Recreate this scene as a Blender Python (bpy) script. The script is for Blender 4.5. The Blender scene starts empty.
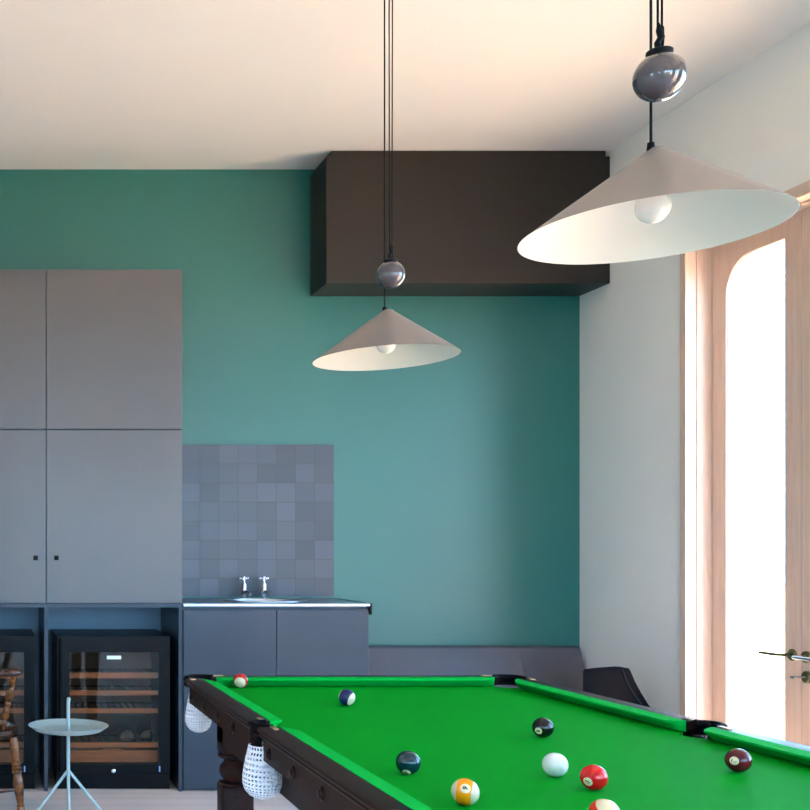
import bpy, bmesh, math, random
from mathutils import Vector, Matrix
random.seed(4)
R = math.radians
S = bpy.context.scene
COL = S.collection

# ------------------------------------------------------------------ camera
cam_d = bpy.data.cameras.new('camera')
cam = bpy.data.objects.new('camera', cam_d); COL.objects.link(cam)
CAM = Vector((0, 0, 1.28))
cam.location = CAM
cam.rotation_euler = (R(90), 0, 0)
cam_d.sensor_width = 36
cam_d.lens = 1100 / 810 * 36
cam_d.shift_x = 415 / 810
cam_d.shift_y = 142 / 810
cam_d.clip_start = 0.05
S.camera = cam

# ------------------------------------------------------------------ sky, sun, exposure
SKY = 4.5
w = bpy.data.worlds.new('sky'); S.world = w; w.use_nodes = True
nt = w.node_tree; nt.nodes.clear()
tc = nt.nodes.new('ShaderNodeTexCoord'); sp = nt.nodes.new('ShaderNodeSeparateXYZ')
ramp = nt.nodes.new('ShaderNodeValToRGB'); bg = nt.nodes.new('ShaderNodeBackground'); out = nt.nodes.new('ShaderNodeOutputWorld')
ramp.color_ramp.elements[0].position = 0.0; ramp.color_ramp.elements[0].color = (0.54, 1.00, 1.60, 1)
e_ = ramp.color_ramp.elements.new(0.22); e_.color = (0.32, 0.60, 0.98, 1)
e_ = ramp.color_ramp.elements[-1]; e_.position = 0.7; e_.color = (0.10, 0.26, 0.62, 1)
nt.links.new(tc.outputs['Generated'], sp.inputs[0]); nt.links.new(sp.outputs['Z'], ramp.inputs[0])
nt.links.new(ramp.outputs[0], bg.inputs[0]); nt.links.new(bg.outputs[0], out.inputs[0])
bg.inputs[1].default_value = SKY

sun_d = bpy.data.lights.new('sun', 'SUN'); sun_d.energy = 16.5; sun_d.color = (1.0, 0.83, 0.63); sun_d.angle = R(1)
sun = bpy.data.objects.new('sun', sun_d); COL.objects.link(sun)
sun.rotation_euler = Vector((-0.22, -0.03, -0.95)).to_track_quat('-Z', 'Y').to_euler()
sun.location = (8, 0, 12)

S.view_settings.view_transform = 'Standard'
S.view_settings.look = 'None'
S.view_settings.gamma = 1.0
S.view_settings.use_curve_mapping = False
S.view_settings.exposure = 2.17
S.cycles.max_bounces = 12
S.cycles.diffuse_bounces = 6
S.cycles.transparent_max_bounces = 12
S.cycles.sample_clamp_indirect = 8
S.cycles.caustics_reflective = False
S.cycles.caustics_refractive = False

def portal(x, y, z, sx, sz, direction):
    d = bpy.data.lights.new('daylight_portal', 'AREA'); d.shape = 'RECTANGLE'; d.size = sx; d.size_y = sz
    d.cycles.is_portal = True
    o = bpy.data.objects.new('daylight_portal', d); COL.objects.link(o)
    o.location = (x, y, z)
    o.rotation_euler = Vector(direction).to_track_quat('-Z', 'Y').to_euler()
    return o

# ------------------------------------------------------------------ helpers
def principled(name, col, rough=0.5, metal=0.0, spec=0.5, coat=0.0, var=0.0, vscale=8.0, bump=0.0, bscale=200.0, sheen=0.0):
    m = bpy.data.materials.new(name); m.use_nodes = True
    n = m.node_tree.nodes; l = m.node_tree.links
    b = n['Principled BSDF']
    b.inputs['Base Color'].default_value = (*col, 1)
    b.inputs['Roughness'].default_value = rough
    b.inputs['Metallic'].default_value = metal
    b.inputs['Specular IOR Level'].default_value = spec
    b.inputs['Coat Weight'].default_value = coat
    b.inputs['Coat Roughness'].default_value = 0.08
    b.inputs['Sheen Weight'].default_value = sheen
    t = n.new('ShaderNodeTexCoord')
    if var > 0:
        ns = n.new('ShaderNodeTexNoise'); ns.inputs['Scale'].default_value = vscale; ns.inputs['Detail'].default_value = 5
        l.new(t.outputs['Object'], ns.inputs['Vector'])
        mx = n.new('ShaderNodeMix'); mx.data_type = 'RGBA'
        mx.inputs[6].default_value = (*[max(0, c * (1 - var)) for c in col], 1)
        mx.inputs[7].default_value = (*[min(1, c * (1 + var)) for c in col], 1)
        l.new(ns.outputs['Fac'], mx.inputs[0]); l.new(mx.outputs[2], b.inputs['Base Color'])
    if bump > 0:
        nb = n.new('ShaderNodeTexNoise'); nb.inputs['Scale'].default_value = bscale; nb.inputs['Detail'].default_value = 3
        l.new(t.outputs['Object'], nb.inputs['Vector'])
        bp = n.new('ShaderNodeBump'); bp.inputs['Strength'].default_value = bump; bp.inputs['Distance'].default_value = 0.002
        l.new(nb.outputs['Fac'], bp.inputs['Height']); l.new(bp.outputs[0], b.inputs['Normal'])
    return m

def wood(name, c1, c2, rough=0.4, scale=(2, 30, 30), coat=0.0, spec=0.5):
    m = principled(name, c1, rough, coat=coat, spec=spec)
    n = m.node_tree.nodes; l = m.node_tree.links; b = n['Principled BSDF']
    t = n.new('ShaderNodeTexCoord'); mp = n.new('ShaderNodeMapping'); mp.inputs['Scale'].default_value = scale
    ns = n.new('ShaderNodeTexNoise'); ns.inputs['Scale'].default_value = 2.5; ns.inputs['Detail'].default_value = 8; ns.inputs['Distortion'].default_value = 0.6
    cr = n.new('ShaderNodeValToRGB')
    cr.color_ramp.elements[0].position = 0.32; cr.color_ramp.elements[0].color = (*c1, 1)
    cr.color_ramp.elements[1].position = 0.68; cr.color_ramp.elements[1].color = (*c2, 1)
    l.new(t.outputs['Object'], mp.inputs[0]); l.new(mp.outputs[0], ns.inputs['Vector'])
    l.new(ns.outputs['Fac'], cr.inputs[0]); l.new(cr.outputs[0], b.inputs['Base Color'])
    return m

def glass_mat(name, tint, refl_scale=1.0):
    m = bpy.data.materials.new(name); m.use_nodes = True
    n = m.node_tree.nodes; l = m.node_tree.links; n.clear()
    o = n.new('ShaderNodeOutputMaterial'); mx = n.new('ShaderNodeMixShader')
    tr = n.new('ShaderNodeBsdfTransparent'); tr.inputs[0].default_value = (*tint, 1)
    gl = n.new('ShaderNodeBsdfGlossy'); gl.inputs['Roughness'].default_value = 0.01
    gl.inputs['Color'].default_value = (1, 1, 1, 1)
    lw = n.new('ShaderNodeLayerWeight'); pw = n.new('ShaderNodeMath'); pw.operation = 'POWER'; pw.inputs[1].default_value = 5
    mu = n.new('ShaderNodeMath'); mu.operation = 'MULTIPLY_ADD'; mu.inputs[1].default_value = 0.96 * refl_scale; mu.inputs[2].default_value = 0.04 * refl_scale
    l.new(lw.outputs['Facing'], pw.inputs[0]); l.new(pw.outputs[0], mu.inputs[0]); l.new(mu.outputs[0], mx.inputs[0])
    l.new(tr.outputs[0], mx.inputs[1]); l.new(gl.outputs[0], mx.inputs[2]); l.new(mx.outputs[0], o.inputs[0])
    return m

BASES = []
class MB:
    """collects shapes into one mesh"""
    def __init__(s): s.bm = bmesh.new()
    def box(s, x0, x1, y0, y1, z0, z1, bev=0.0, seg=2):
        t = bmesh.new()
        bmesh.ops.create_cube(t, size=1)
        bmesh.ops.scale(t, vec=(x1 - x0, y1 - y0, z1 - z0), verts=t.verts)
        bmesh.ops.translate(t, vec=((x0 + x1) / 2, (y0 + y1) / 2, (z0 + z1) / 2), verts=t.verts)
        if bev > 0:
            bmesh.ops.bevel(t, geom=list(t.edges), offset=bev, segments=seg, affect='EDGES', profile=0.5)
        s.add(t); return s
    def add(s, t, mat=None):
        me = bpy.data.meshes.new('tmp'); t.to_mesh(me); t.free()
        if mat is not None: me.transform(mat)
        s.bm.from_mesh(me); bpy.data.meshes.remove(me); return s
    def lathe(s, prof, c=(0, 0, 0), seg=40, frm=None, to=None, a0=0, a1=2 * math.pi, sx=1, sy=1):
        """profile of (radius, z) about Z; with frm/to the axis runs from frm to to and z is a fraction 0..1"""
        t = bmesh.new(); full = abs(a1 - a0 - 2 * math.pi) < 1e-6
        rings = []
        n = seg if full else seg + 1
        for r, z in prof:
            if r < 1e-6: rings.append([t.verts.new((0, 0, z))] * n)
            else: rings.append([t.verts.new((r * sx * math.cos(a0 + (a1 - a0) * k / seg), r * sy * math.sin(a0 + (a1 - a0) * k / seg), z)) for k in range(n)])
        for i in range(len(rings) - 1):
            a, b = rings[i], rings[i + 1]
            for k in range(seg):
                k2 = (k + 1) % n
                q = [a[k], a[k2], b[k2], b[k]]; u = []
                for v in q:
                    if v not in u: u.append(v)
                if len(u) >= 3:
                    try: t.faces.new(u)
                    except ValueError: pass
        M = Matrix.Translation(c)
        if frm is not None:
            f = Vector(frm); d = Vector(to) - f
            M = Matrix.Translation(f) @ d.to_track_quat('Z', 'Y').to_matrix().to_4x4() @ Matrix.Diagonal((1, 1, d.length, 1))
        s.add(t, M); return s
    def tube(s, pts, r, seg=12, cap=True, flat=1.0, up=None):
        t = bmesh.new(); pts = [Vector(p) for p in pts]; rings = []
        rr = r if isinstance(r, (list, tuple)) else [r] * len(pts)
        prev = None
        for i, p in enumerate(pts):
            d = (pts[min(i + 1, len(pts) - 1)] - pts[max(i - 1, 0)]).normalized()
            if prev is None:
                ref = Vector(up) if up else (Vector((0, 0, 1)) if abs(d.z) < 0.9 else Vector((1, 0, 0)))
                x = d.cross(ref).normalized()
            else: x = (prev - d * prev.dot(d)).normalized()
            y = x.cross(d).normalized(); prev = x
            rings.append([t.verts.new(p + (x * math.cos(2 * math.pi * k / seg) + y * flat * math.sin(2 * math.pi * k / seg)) * rr[i]) for k in range(seg)])
        for a, b in zip(rings, rings[1:]):
            for k in range(seg): t.faces.new((a[k], a[(k + 1) % seg], b[(k + 1) % seg], b[k]))
        if cap: t.faces.new(rings[0][::-1]); t.faces.new(rings[-1])
        s.add(t); return s
    def prism(s, poly, axis, a, b, bev=0.0):
        """polygon of 2-D points extruded along axis from a to b"""
        t = bmesh.new()
        def P(u, v, q): return {'x': (q, u, v), 'y': (u, q, v), 'z': (u, v, q)}[axis]
        A = [t.verts.new(P(u, v, a)) for u, v in poly]; B = [t.verts.new(P(u, v, b)) for u, v in poly]
        t.faces.new(A); t.faces.new(B[::-1]); n = len(poly)
        for k in range(n): t.faces.new((A[k], B[k], B[(k + 1) % n], A[(k + 1) % n]))
        bmesh.ops.recalc_face_normals(t, faces=t.faces)
        if bev > 0: bmesh.ops.bevel(t, geom=list(t.edges), offset=bev, segments=2, affect='EDGES', profile=0.5)
        s.add(t); return s
    def loft(s, top, bot):
        t = bmesh.new(); A = [t.verts.new(p) for p in top]; B = [t.verts.new(p) for p in bot]; n = len(A)
        t.faces.new(A); t.faces.new(B[::-1])
        for k in range(n): t.faces.new((A[k], B[k], B[(k + 1) % n], A[(k + 1) % n]))
        bmesh.ops.recalc_face_normals(t, faces=t.faces)
        s.add(t); return s
    def sphere(s, c, r, seg=48, rings=24):
        t = bmesh.new(); bmesh.ops.create_uvsphere(t, u_segments=seg, v_segments=rings, radius=r)
        s.add(t, Matrix.Translation(c)); return s
    def build(s, name, mat, parent=None, smooth=None, off=None):
        bm = s.bm
        bmesh.ops.remove_doubles(bm, verts=bm.verts, dist=1e-6)
        bmesh.ops.recalc_face_normals(bm, faces=bm.faces)
        if off is None and parent is not None: off = parent.get('_base')
        me = bpy.data.meshes.new(name)
        if off is not None: bmesh.ops.translate(bm, vec=-Vector(off), verts=bm.verts)
        if smooth:
            for e in bm.edges:
                e.smooth = (len(e.link_faces) == 2 and e.calc_face_angle(0) < R(smooth))
            for f in bm.faces: f.smooth = True
        bm.to_mesh(me); bm.free(); me.materials.append(mat)
        o = bpy.data.objects.new(name, me); COL.objects.link(o)
        if parent is not None: o.parent = parent
        if off is not None: o['_base'] = tuple(off); BASES.append(o)
        return o

def tag(o, label=None, cat=None, group=None, kind=None):
    if label: o['label'] = label
    if cat: o['category'] = cat
    if group: o['group'] = group
    if kind: o['kind'] = kind
    return o

def thing(name, label, cat, loc=(0, 0, 0), rotz=0.0, group=None, local=False):
    o = bpy.data.objects.new(name, None); COL.objects.link(o)
    o.empty_display_size = 0.1
    o.location = loc; o.rotation_euler = (0, 0, rotz)
    tag(o, label, cat, group)
    if not local: o['_base'] = tuple(loc)          # parts are modelled in room coordinates
    BASES.append(o)
    return o

def struct(mb, name, mat, parent=None, smooth=None):
    o = mb.build(name, mat, parent, smooth)
    if parent is None: o['kind'] = 'structure'
    return o

# ------------------------------------------------------------------ materials
M = {}
M['ceiling'] = principled('ceiling_paint', (0.79, 0.755, 0.725), 0.7, var=0.02, vscale=3)
M['white_wall'] = principled('white_wall_paint', (0.88, 0.86, 0.82), 0.6, var=0.03, vscale=2)
M['teal'] = principled('teal_wall_paint', (0.007, 0.125, 0.104), 0.40, var=0.03, vscale=2.5, spec=0.65)
M['cab'] = principled('grey_lacquer', (0.066, 0.059, 0.056), 0.36, var=0.06, vscale=6, spec=0.65)
M['base_cab'] = principled('slate_lacquer', (0.024, 0.036, 0.052), 0.38, var=0.05, vscale=6, spec=0.35)
M['niche'] = principled('sky_lit_niche_board', (0.15, 0.24, 0.31), 0.5)  # blue of reflected sky light put into the board colour
M['box'] = principled('dark_brown_lacquer', (0.022, 0.0165, 0.0135), 0.42, var=0.05, vscale=5, spec=0.3)
M['black'] = principled('black_plastic', (0.004, 0.004, 0.0045), 0.35, spec=0.10)
M['black_matte'] = principled('black_matte', (0.004, 0.004, 0.004), 0.6, spec=0.1)
M['glass'] = glass_mat('window_glass', (0.97, 0.98, 0.97))
M['smoke'] = glass_mat('smoked_glass', (0.78, 0.70, 0.62), 0.5)
M['steel'] = principled('brushed_steel', (0.42, 0.44, 0.46), 0.35, metal=1.0)
M['chrome'] = principled('chrome', (0.85, 0.85, 0.86), 0.08, metal=1.0)
M['bronze'] = principled('aged_bronze', (0.16, 0.15, 0.07), 0.35, metal=0.8)
M['brass'] = principled('brass', (0.75, 0.52, 0.28), 0.3, metal=1.0)
M['frame_wood'] = wood('oak_frame', (0.64, 0.45, 0.345), (0.71, 0.53, 0.42), 0.45, (20, 20, 1.5))
M['shelf_wood'] = wood('beech_shelf', (0.42, 0.20, 0.10), (0.52, 0.27, 0.14), 0.5, (2, 20, 20))
M['table_wood'] = wood('mahogany', (0.013, 0.0040, 0.0032), (0.024, 0.0085, 0.0065), 0.38, (25, 2, 25), spec=0.09)
M['rosette'] = wood('rosette_wood', (0.010, 0.0035, 0.003), (0.022, 0.007, 0.005), 0.3, (8, 8, 8), spec=0.12)
M['cloth'] = principled('green_baize_shaded', (0.0, 0.255, 0.013), 0.65, spec=0.02, var=0.06, vscale=5, bump=0.15, bscale=900)  # same cloth as the cushions, with shade put into the colour
M['cushion'] = principled('green_baize_lit', (0.0, 0.38, 0.045), 0.65, spec=0.03, var=0.05, vscale=5, bump=0.15, bscale=900)  # same cloth as the bed, lightened as if catching more light
M['net'] = principled('white_cotton_net', (0.74, 0.79, 0.88), 0.9)
M['leather'] = principled('black_leather', (0.006, 0.005, 0.006), 0.55, spec=0.025)
M['grey_leather'] = principled('grey_leather', (0.088, 0.088, 0.105), 0.5, var=0.08, vscale=14, bump=0.2, bscale=300)
M['piping'] = principled('black_piping', (0.018, 0.018, 0.020), 0.5, spec=0.08)
M['shade'] = principled('taupe_enamel', (0.165, 0.138, 0.122), 0.45, bump=0.08, bscale=700)
M['lining'] = principled('white_enamel', (0.70, 0.67, 0.64), 0.45)
M['bulb'] = principled('opal_bulb', (0.74, 0.73, 0.71), 0.18)
M['ceramic'] = principled('mauve_grey_glaze', (0.050, 0.040, 0.046), 0.08, coat=0.6)
mo = bpy.data.materials.new('bloomed_bar'); mo.use_nodes = True; mo.node_tree.nodes.clear(); M['bloomed'] = mo  # translucent stand-in for bloom washing out the backlit bar
a_ = mo.node_tree.nodes.new('ShaderNodeOutputMaterial'); b_ = mo.node_tree.nodes.new('ShaderNodeBsdfTranslucent'); b_.inputs[0].default_value = (0.9, 0.9, 0.9, 1)
mo.node_tree.links.new(b_.outputs[0], a_.inputs[0])
M['cord'] = principled('black_cord', (0.004, 0.005, 0.005), 0.6, spec=0.1)
M['mint'] = principled('pale_mint_powdercoat', (0.36, 0.47, 0.47), 0.4)
M['chair_wood'] = wood('varnished_elm', (0.040, 0.011, 0.003), (0.26, 0.085, 0.014), 0.25, (12, 12, 12), coat=0.15, spec=0.3)
M['chair_dark'] = wood('dark_varnished_elm', (0.020, 0.007, 0.004), (0.060, 0.019, 0.008), 0.25, (5, 25, 25), coat=0.2)
M['bottle'] = principled('dark_bottle_glass', (0.012, 0.014, 0.008), 0.1)
M['plate'] = principled('white_label', (0.75, 0.78, 0.80), 0.4)
M['led'] = principled('blue_sticker', (0.25, 0.4, 0.7), 0.4)

def floor_mat():
    m = principled('limed_oak_boards', (0.5, 0.42, 0.36), 0.5)
    n = m.node_tree.nodes; l = m.node_tree.links; b = n['Principled BSDF']
    t = n.new('ShaderNodeTexCoord')
    br = n.new('ShaderNodeTexBrick'); br.offset = 0.37; br.inputs['Scale'].default_value = 1.0
    br.inputs['Brick Width'].default_value = 1.9; br.inputs['Row Height'].default_value = 0.13
    br.inputs['Mortar Size'].default_value = 0.0015
    br.inputs['Color1'].default_value = (0.86, 0.76, 0.70, 1); br.inputs['Color2'].default_value = (0.76, 0.65, 0.59, 1)
    br.inputs['Mortar'].default_value = (0.2, 0.15, 0.12, 1)
    mp = n.new('ShaderNodeMapping'); mp.inputs['Scale'].default_value = (1.2, 22, 1)
    ns = n.new('ShaderNodeTexNoise'); ns.inputs['Scale'].default_value = 2; ns.inputs['Detail'].default_value = 8
    mx = n.new('ShaderNodeMix'); mx.data_type = 'RGBA'; mx.blend_type = 'MULTIPLY'; mx.inputs[0].default_value = 0.18
    l.new(t.outputs['Object'], br.inputs['Vector']); l.new(t.outputs['Object'], mp.inputs[0]); l.new(mp.outputs[0], ns.inputs['Vector'])
    l.new(br.outputs['Color'], mx.inputs[6]); l.new(ns.outputs['Color'], mx.inputs[7]); l.new(mx.outputs[2], b.inputs['Base Color'])
    return m
M['floor'] = floor_mat()
M['paving'] = principled('pale_paving', (0.66, 0.50, 0.35), 0.8, var=0.08, vscale=1.5)
M['dark_ground'] = principled('added_green_ground', (0.07, 0.11, 0.03), 0.9, var=0.3, vscale=2)  # unseen dark green ground, chosen to dim and tint light on upper wall

def tile_mat(size, x_right, z0):
    m = principled('glazed_slate_tiles', (0.15, 0.16, 0.18), 0.3)
    n = m.node_tree.nodes; l = m.node_tree.links; b = n['Principled BSDF']
    t = n.new('ShaderNodeTexCoord'); s = n.new('ShaderNodeSeparateXYZ'); l.new(t.outputs['Object'], s.inputs[0])
    def math_(op, a, bb=None):
        q = n.new('ShaderNodeMath'); q.operation = op
        for i, v in enumerate((a, bb)):
            if v is None: continue
            if isinstance(v, (int, float)): q.inputs[i].default_value = v
            else: l.new(v, q.inputs[i])
        return q.outputs[0]
    u = math_('DIVIDE', math_('SUBTRACT', s.outputs['X'], x_right), size)
    v = math_('DIVIDE', math_('SUBTRACT', s.outputs['Z'], z0), size)
    cb = n.new('ShaderNodeCombineXYZ'); l.new(math_('FLOOR', u), cb.inputs[0]); l.new(math_('FLOOR', v), cb.inputs[1])
    wn = n.new('ShaderNodeTexWhiteNoise'); wn.noise_dimensions = '3D'; l.new(cb.outputs[0], wn.inputs['Vector'])
    cr = n.new('ShaderNodeValToRGB')
    cr.color_ramp.elements[0].color = (0.029, 0.037, 0.050, 1); cr.color_ramp.elements[1].color = (0.052, 0.064, 0.085, 1)
    l.new(wn.outputs['Value'], cr.inputs[0])
    def edge(q):
        f = math_('FRACT', q); return math_('MINIMUM', f, math_('SUBTRACT', 1.0, f))
    g = math_('LESS_THAN', math_('MINIMUM', edge(u), edge(v)), 0.016)
    mx = n.new('ShaderNodeMix'); mx.data_type = 'RGBA'; mx.inputs[7].default_value = (0.045, 0.045, 0.05, 1)
    l.new(g, mx.inputs[0]); l.new(cr.outputs[0], mx.inputs[6]); l.new(mx.outputs[2], b.inputs['Base Color'])
    ro = n.new('ShaderNodeMix'); ro.data_type = 'FLOAT'; ro.inputs[2].default_value = 0.32; ro.inputs[3].default_value = 0.8
    l.new(g, ro.inputs[0]); l.new(ro.outputs[0], b.inputs['Roughness'])
    return m

# ------------------------------------------------------------------ room shell
XL, XR, YB, YF, ZC = -3.6, 3.42, 6.38, -3.4, 3.47
TH = 0.22
struct(MB().box(XL - TH, XR + TH, YF - TH, YB + TH, -0.12, 0.0), 'floor', M['floor'])
struct(MB().box(XL - TH, XR + TH, YF - TH, YB + TH, ZC, ZC + 0.15), 'ceiling', M['ceiling'])
struct(MB().box(XL - TH, XR + TH, YB, YB + TH, 0, ZC), 'wall_back', M['teal'])
LEFT = (-1.2, -0.2, 0.25, 2.65)
struct(MB().box(XL - TH, XL, YF, LEFT[0], 0, ZC).box(XL - TH, XL, LEFT[1], YB, 0, ZC).box(XL - TH, XL, LEFT[0], LEFT[1], 0, LEFT[2]).box(XL - TH, XL, LEFT[0], LEFT[1], LEFT[3], ZC), 'wall_left', M['white_wall'])

def wall_x(openings):                                  # right wall, openings (y0, y1, z0, z1)
    mb = MB(); x0, x1 = XR, XR + TH; y = YF
    for (a, b, z0, z1) in sorted(openings):
        mb.box(x0, x1, y, a, 0, ZC); mb.box(x0, x1, a, b, z1, ZC)
        if z0 > 0: mb.box(x0, x1, a, b, 0, z0)
        y = b
    mb.box(x0, x1, y, YB, 0, ZC)
    return mb
DOOR = (4.18, 5.39, 0.0, 2.76)
SIDE = [(1.2, 2.9, 0.0, 2.76), (-1.6, 0.1, 0.0, 2.76)]
struct(wall_x([DOOR] + SIDE), 'wall_right', M['white_wall'])
REAR = [(-2.6, -1.9), (0.1, 0.95), (1.25, 2.1), (2.4, 3.25)]
mb = MB(); x = XL
for a, b in REAR:
    mb.box(x, a, YF - TH, YF, 0, ZC); mb.box(a, b, YF - TH, YF, 0, 0.25); mb.box(a, b, YF - TH, YF, 2.65, ZC); x = b
mb.box(x, XR, YF - TH, YF, 0, ZC)
struct(mb, 'wall_front', M['white_wall'])

# terrace outside the doors
struct(MB().box(XR + TH, 60, -40, 40, -0.20, -0.06), 'terrace', M['paving'])
struct(MB().box(-40, XR + TH, -40, YF - TH, -0.20, -0.06).box(-40, XL - TH, YF - TH, 40, -0.20, -0.06), 'added_dark_ground', M['dark_ground'])  # unseen ground added to cut the bounce through the rear windows

# door surround: stepped oak jambs and head
jx = XR - 0.02
def surround(y0, y1, zt, name, half=False):
    mb = MB()
    for (ya, yb, sg) in ((y1, y1 + 0.035, 1), (y0 - 0.035, y0, -1)):
        mb.box(jx, XR - 0.0005, ya, yb, 0, zt + 0.035, 0.003)
    mb.box(jx, XR - 0.0005, y0 - 0.035, y1 + 0.035, zt, zt + 0.043, 0.003)
    for s_, ye in ((1, y1), (-1, y0)):
        a = ye - s_ * 0.001
        def bx(x0, x1, d0, d1): mb.box(x0, x1, min(a - s_ * d0, a - s_ * d1), max(a - s_ * d0, a - s_ * d1), 0, zt - 0.001, 0.002)
        bx(jx, XR + 0.028, 0, 0.010); bx(XR + 0.026, XR + 0.042, 0, 0.003); bx(XR + 0.038, XR + 0.110, 0, 0.008)
        bx(XR + 0.112, XR + 0.20, 0, 0.006)
    a = zt - 0.001
    for (x0, x1, d) in ((jx, XR + 0.040, 0.010), (XR + 0.036, XR + 0.052, 0.003), (XR + 0.048, XR + 0.112, 0.016), (XR + 0.112, XR + 0.20, 0.006)):
        mb.box(x0, x1, y0 + 0.002, y1 - 0.002, a - d, a, 0.002)
    return struct(mb, name, M['frame_wood'])
surround(DOOR[0], DOOR[1], DOOR[3], 'trim_1')

DX0, DX1 = XR + 0.114, XR + 0.160                      # leaf thickness
def leaf(name, ya, yb, hinge_hi):
    """ya..yb, the glass has one rounded top corner on the hinge side"""
    z0, z1 = 0.01, DOOR[3] - 0.010
    st_h, st_m, rail_t, rail_b = 0.098, 0.100, 0.098, 0.22
    if hinge_hi: ga, gb = ya + st_m, yb - st_h
    else: ga, gb = ya + st_h, yb - st_m
    gz0, gz1 = z0 + rail_b, z1 - rail_t
    rad = 0.17; N = 10
    def corner_pts(cy, sy):
        return [(cy + sy * rad * (math.sin(k / N * math.pi / 2)), gz1 - rad + rad * math.cos(k / N * math.pi / 2)) for k in range(N + 1)]
    if hinge_hi: inner = [(ga, gz0), (ga, gz1)] + corner_pts(gb - rad, 1) + [(gb, gz0)]
    else: inner = [(gb, gz0), (gb, gz1)] + corner_pts(ga + rad, -1) + [(ga, gz0)]
    def outer(p):
        y, z = p; k = inner.index(p)
        if k == 0: return ((ya if hinge_hi else yb), z0)
        if k == len(inner) - 1: return ((yb if hinge_hi else ya), z0)
        if k == 1: return ((ya if hinge_hi else yb), z1)
        f = (k - 2) / N
        hy = yb if hinge_hi else ya; my = gb - rad if hinge_hi else ga + rad
        if f < 0.5: return (my + (hy - my) * f * 2, z1)
        if f == 0.5: return (hy, z1)
        return (hy, z1 + (gz1 - rad - z1) * (f - 0.5) * 2)
    t = bmesh.new(); n = len(inner); V = []
    for xx in (DX0, DX1):
        V.append([(t.verts.new((xx, *p)), t.verts.new((xx, *outer(p)))) for p in inner])
    for k in range(n):
        k2 = (k + 1) % n
        for q in (0, 1):
            t.faces.new((V[q][k][0], V[q][k2][0], V[q][k2][1], V[q][k][1]))
        for j in (0, 1):
            t.faces.new((V[0][k][j], V[0][k2][j], V[1][k2][j], V[1][k][j]))
    mb = MB(); mb.add(t)
    o = struct(mb, name, M['frame_wood'])
    g = MB().prism([(y, z) for y, z in inner], 'x', DX0 + 0.018, DX0 + 0.024).build('glass_pane', M['glass'], o)
    # pale glazing bead round the glass, thin bar across the top light
    bd = MB()
    loop = [Vector((DX0 + 0.012, y, z)) for y, z in inner]
    bd.tube(loop + [loop[0]], 0.006, 6, cap=False); bd.build('glazing_bead', M['lining'], o, 40)
    MB().box(DX1 - 0.012, DX1 - 0.004, ga + 0.002, gb - 0.002, 2.494, 2.506).build('glazing_bar', M['bloomed'], o)
    return o
YM = 4.79
d1 = leaf('door_1', YM + 0.002, 5.380, True)
d2 = leaf('door_2', 4.190, YM - 0.002, False)
def lever(door, y, z, sgn):
    MB().lathe([(0, 0), (0.026, 0), (0.026, 0.006), (0.022, 0.010), (0.010, 0.010), (0.010, 0.0)], seg=32,
               frm=(DX0, y, z), to=(DX0 - 1.0, y, z)).build('rosette', M['bronze'], door, 40)
    h = MB(); n = 8
    pts = [(DX0 - 0.004, y, z), (DX0 - 0.050, y, z)]
    for k in range(1, n + 1):
        a = k / n * math.pi / 2
        pts.append((DX0 - 0.050 - 0.012 * math.sin(a), y + sgn * 0.012 * (1 - math.cos(a)), z))
    pts.append((DX0 - 0.062, y + sgn * 0.118, z))
    h.tube(pts, 0.0075, 12)
    h.build('lever_handle', M['chrome'] if sgn < 0 else M['bronze'], door, 40)
lever(d1, YM + 0.052, 0.805, 1)
lever(d2, YM - 0.030, 0.803, -1)
MB().lathe([(0, 0), (0.026, 0), (0.026, 0.006), (0.022, 0.010), (0, 0.010)], seg=32, frm=(DX0, YM - 0.032, 0.717), to=(DX0 - 1, YM - 0.032, 0.717)).build('lock_rosette', M['bronze'], d2, 40)
MB().tube([(DX0 - 0.008, YM - 0.032, 0.717), (DX0 - 0.04, YM - 0.032, 0.717), (DX0 - 0.066, YM - 0.032, 0.717)], [0.007, 0.007, 0.013], 12, flat=0.5).build('thumb_turn', M['steel'], d2, 40)
portal(XR + TH + 0.02, (DOOR[0] + DOOR[1]) / 2, 1.38, 2.74, 1.2, (-1, 0, 0)).rotation_euler = (0, R(90), 0)

for i, (a, b, z0, z1) in enumerate(SIDE):
    mb = MB(); xa, xb = XR + 0.10, XR + 0.16
    mb.box(xa, xb, a + .002, a + 0.09, 0.005, z1 - .002); mb.box(xa, xb, b - 0.09, b - .002, 0.005, z1 - .002)
    m_ = (a + b) / 2; mb.box(xa, xb, m_ - 0.08, m_ + 0.08, 0.005, z1 - .002)
    mb.box(xa, xb, a + .09, b - .09, 0.005, 0.22); mb.box(xa, xb, a + .09, b - .09, z1 - 0.10, z1 - .002)
    o = struct(mb, 'window_%d' % (i + 1), M['frame_wood'])
    MB().box(xa + 0.028, xa + 0.034, a + .05, b - .05, 0.15, z1 - 0.05).build('glass_pane', M['glass'], o)
    portal(XR + TH + 0.02, m_, z1 / 2, z1, b - a, (-1, 0, 0)).rotation_euler = (0, R(90), 0)
for i, (a, b) in enumerate(REAR):
    mb = MB(); ya, yb = YF - 0.14, YF - 0.08; z0, z1 = 0.252, 2.648
    mb.box(a + .002, a + 0.06, ya, yb, z0, z1); mb.box(b - 0.06, b - .002, ya, yb, z0, z1)
    mb.box(a + .06, b - .06, ya, yb, z0, z0 + 0.06); mb.box(a + .06, b - .06, ya, yb, z1 - 0.06, z1)
    o = struct(mb, 'window_%d' % (i + 3), M['frame_wood'])
    MB().box(a + .03, b - .03, ya + 0.027, ya + 0.033, z0 + .03, z1 - .03).build('glass_pane', M['glass'], o)
    portal((a + b) / 2, YF - TH - 0.02, 1.45, b - a, 2.4, (0, 1, 0))

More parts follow.
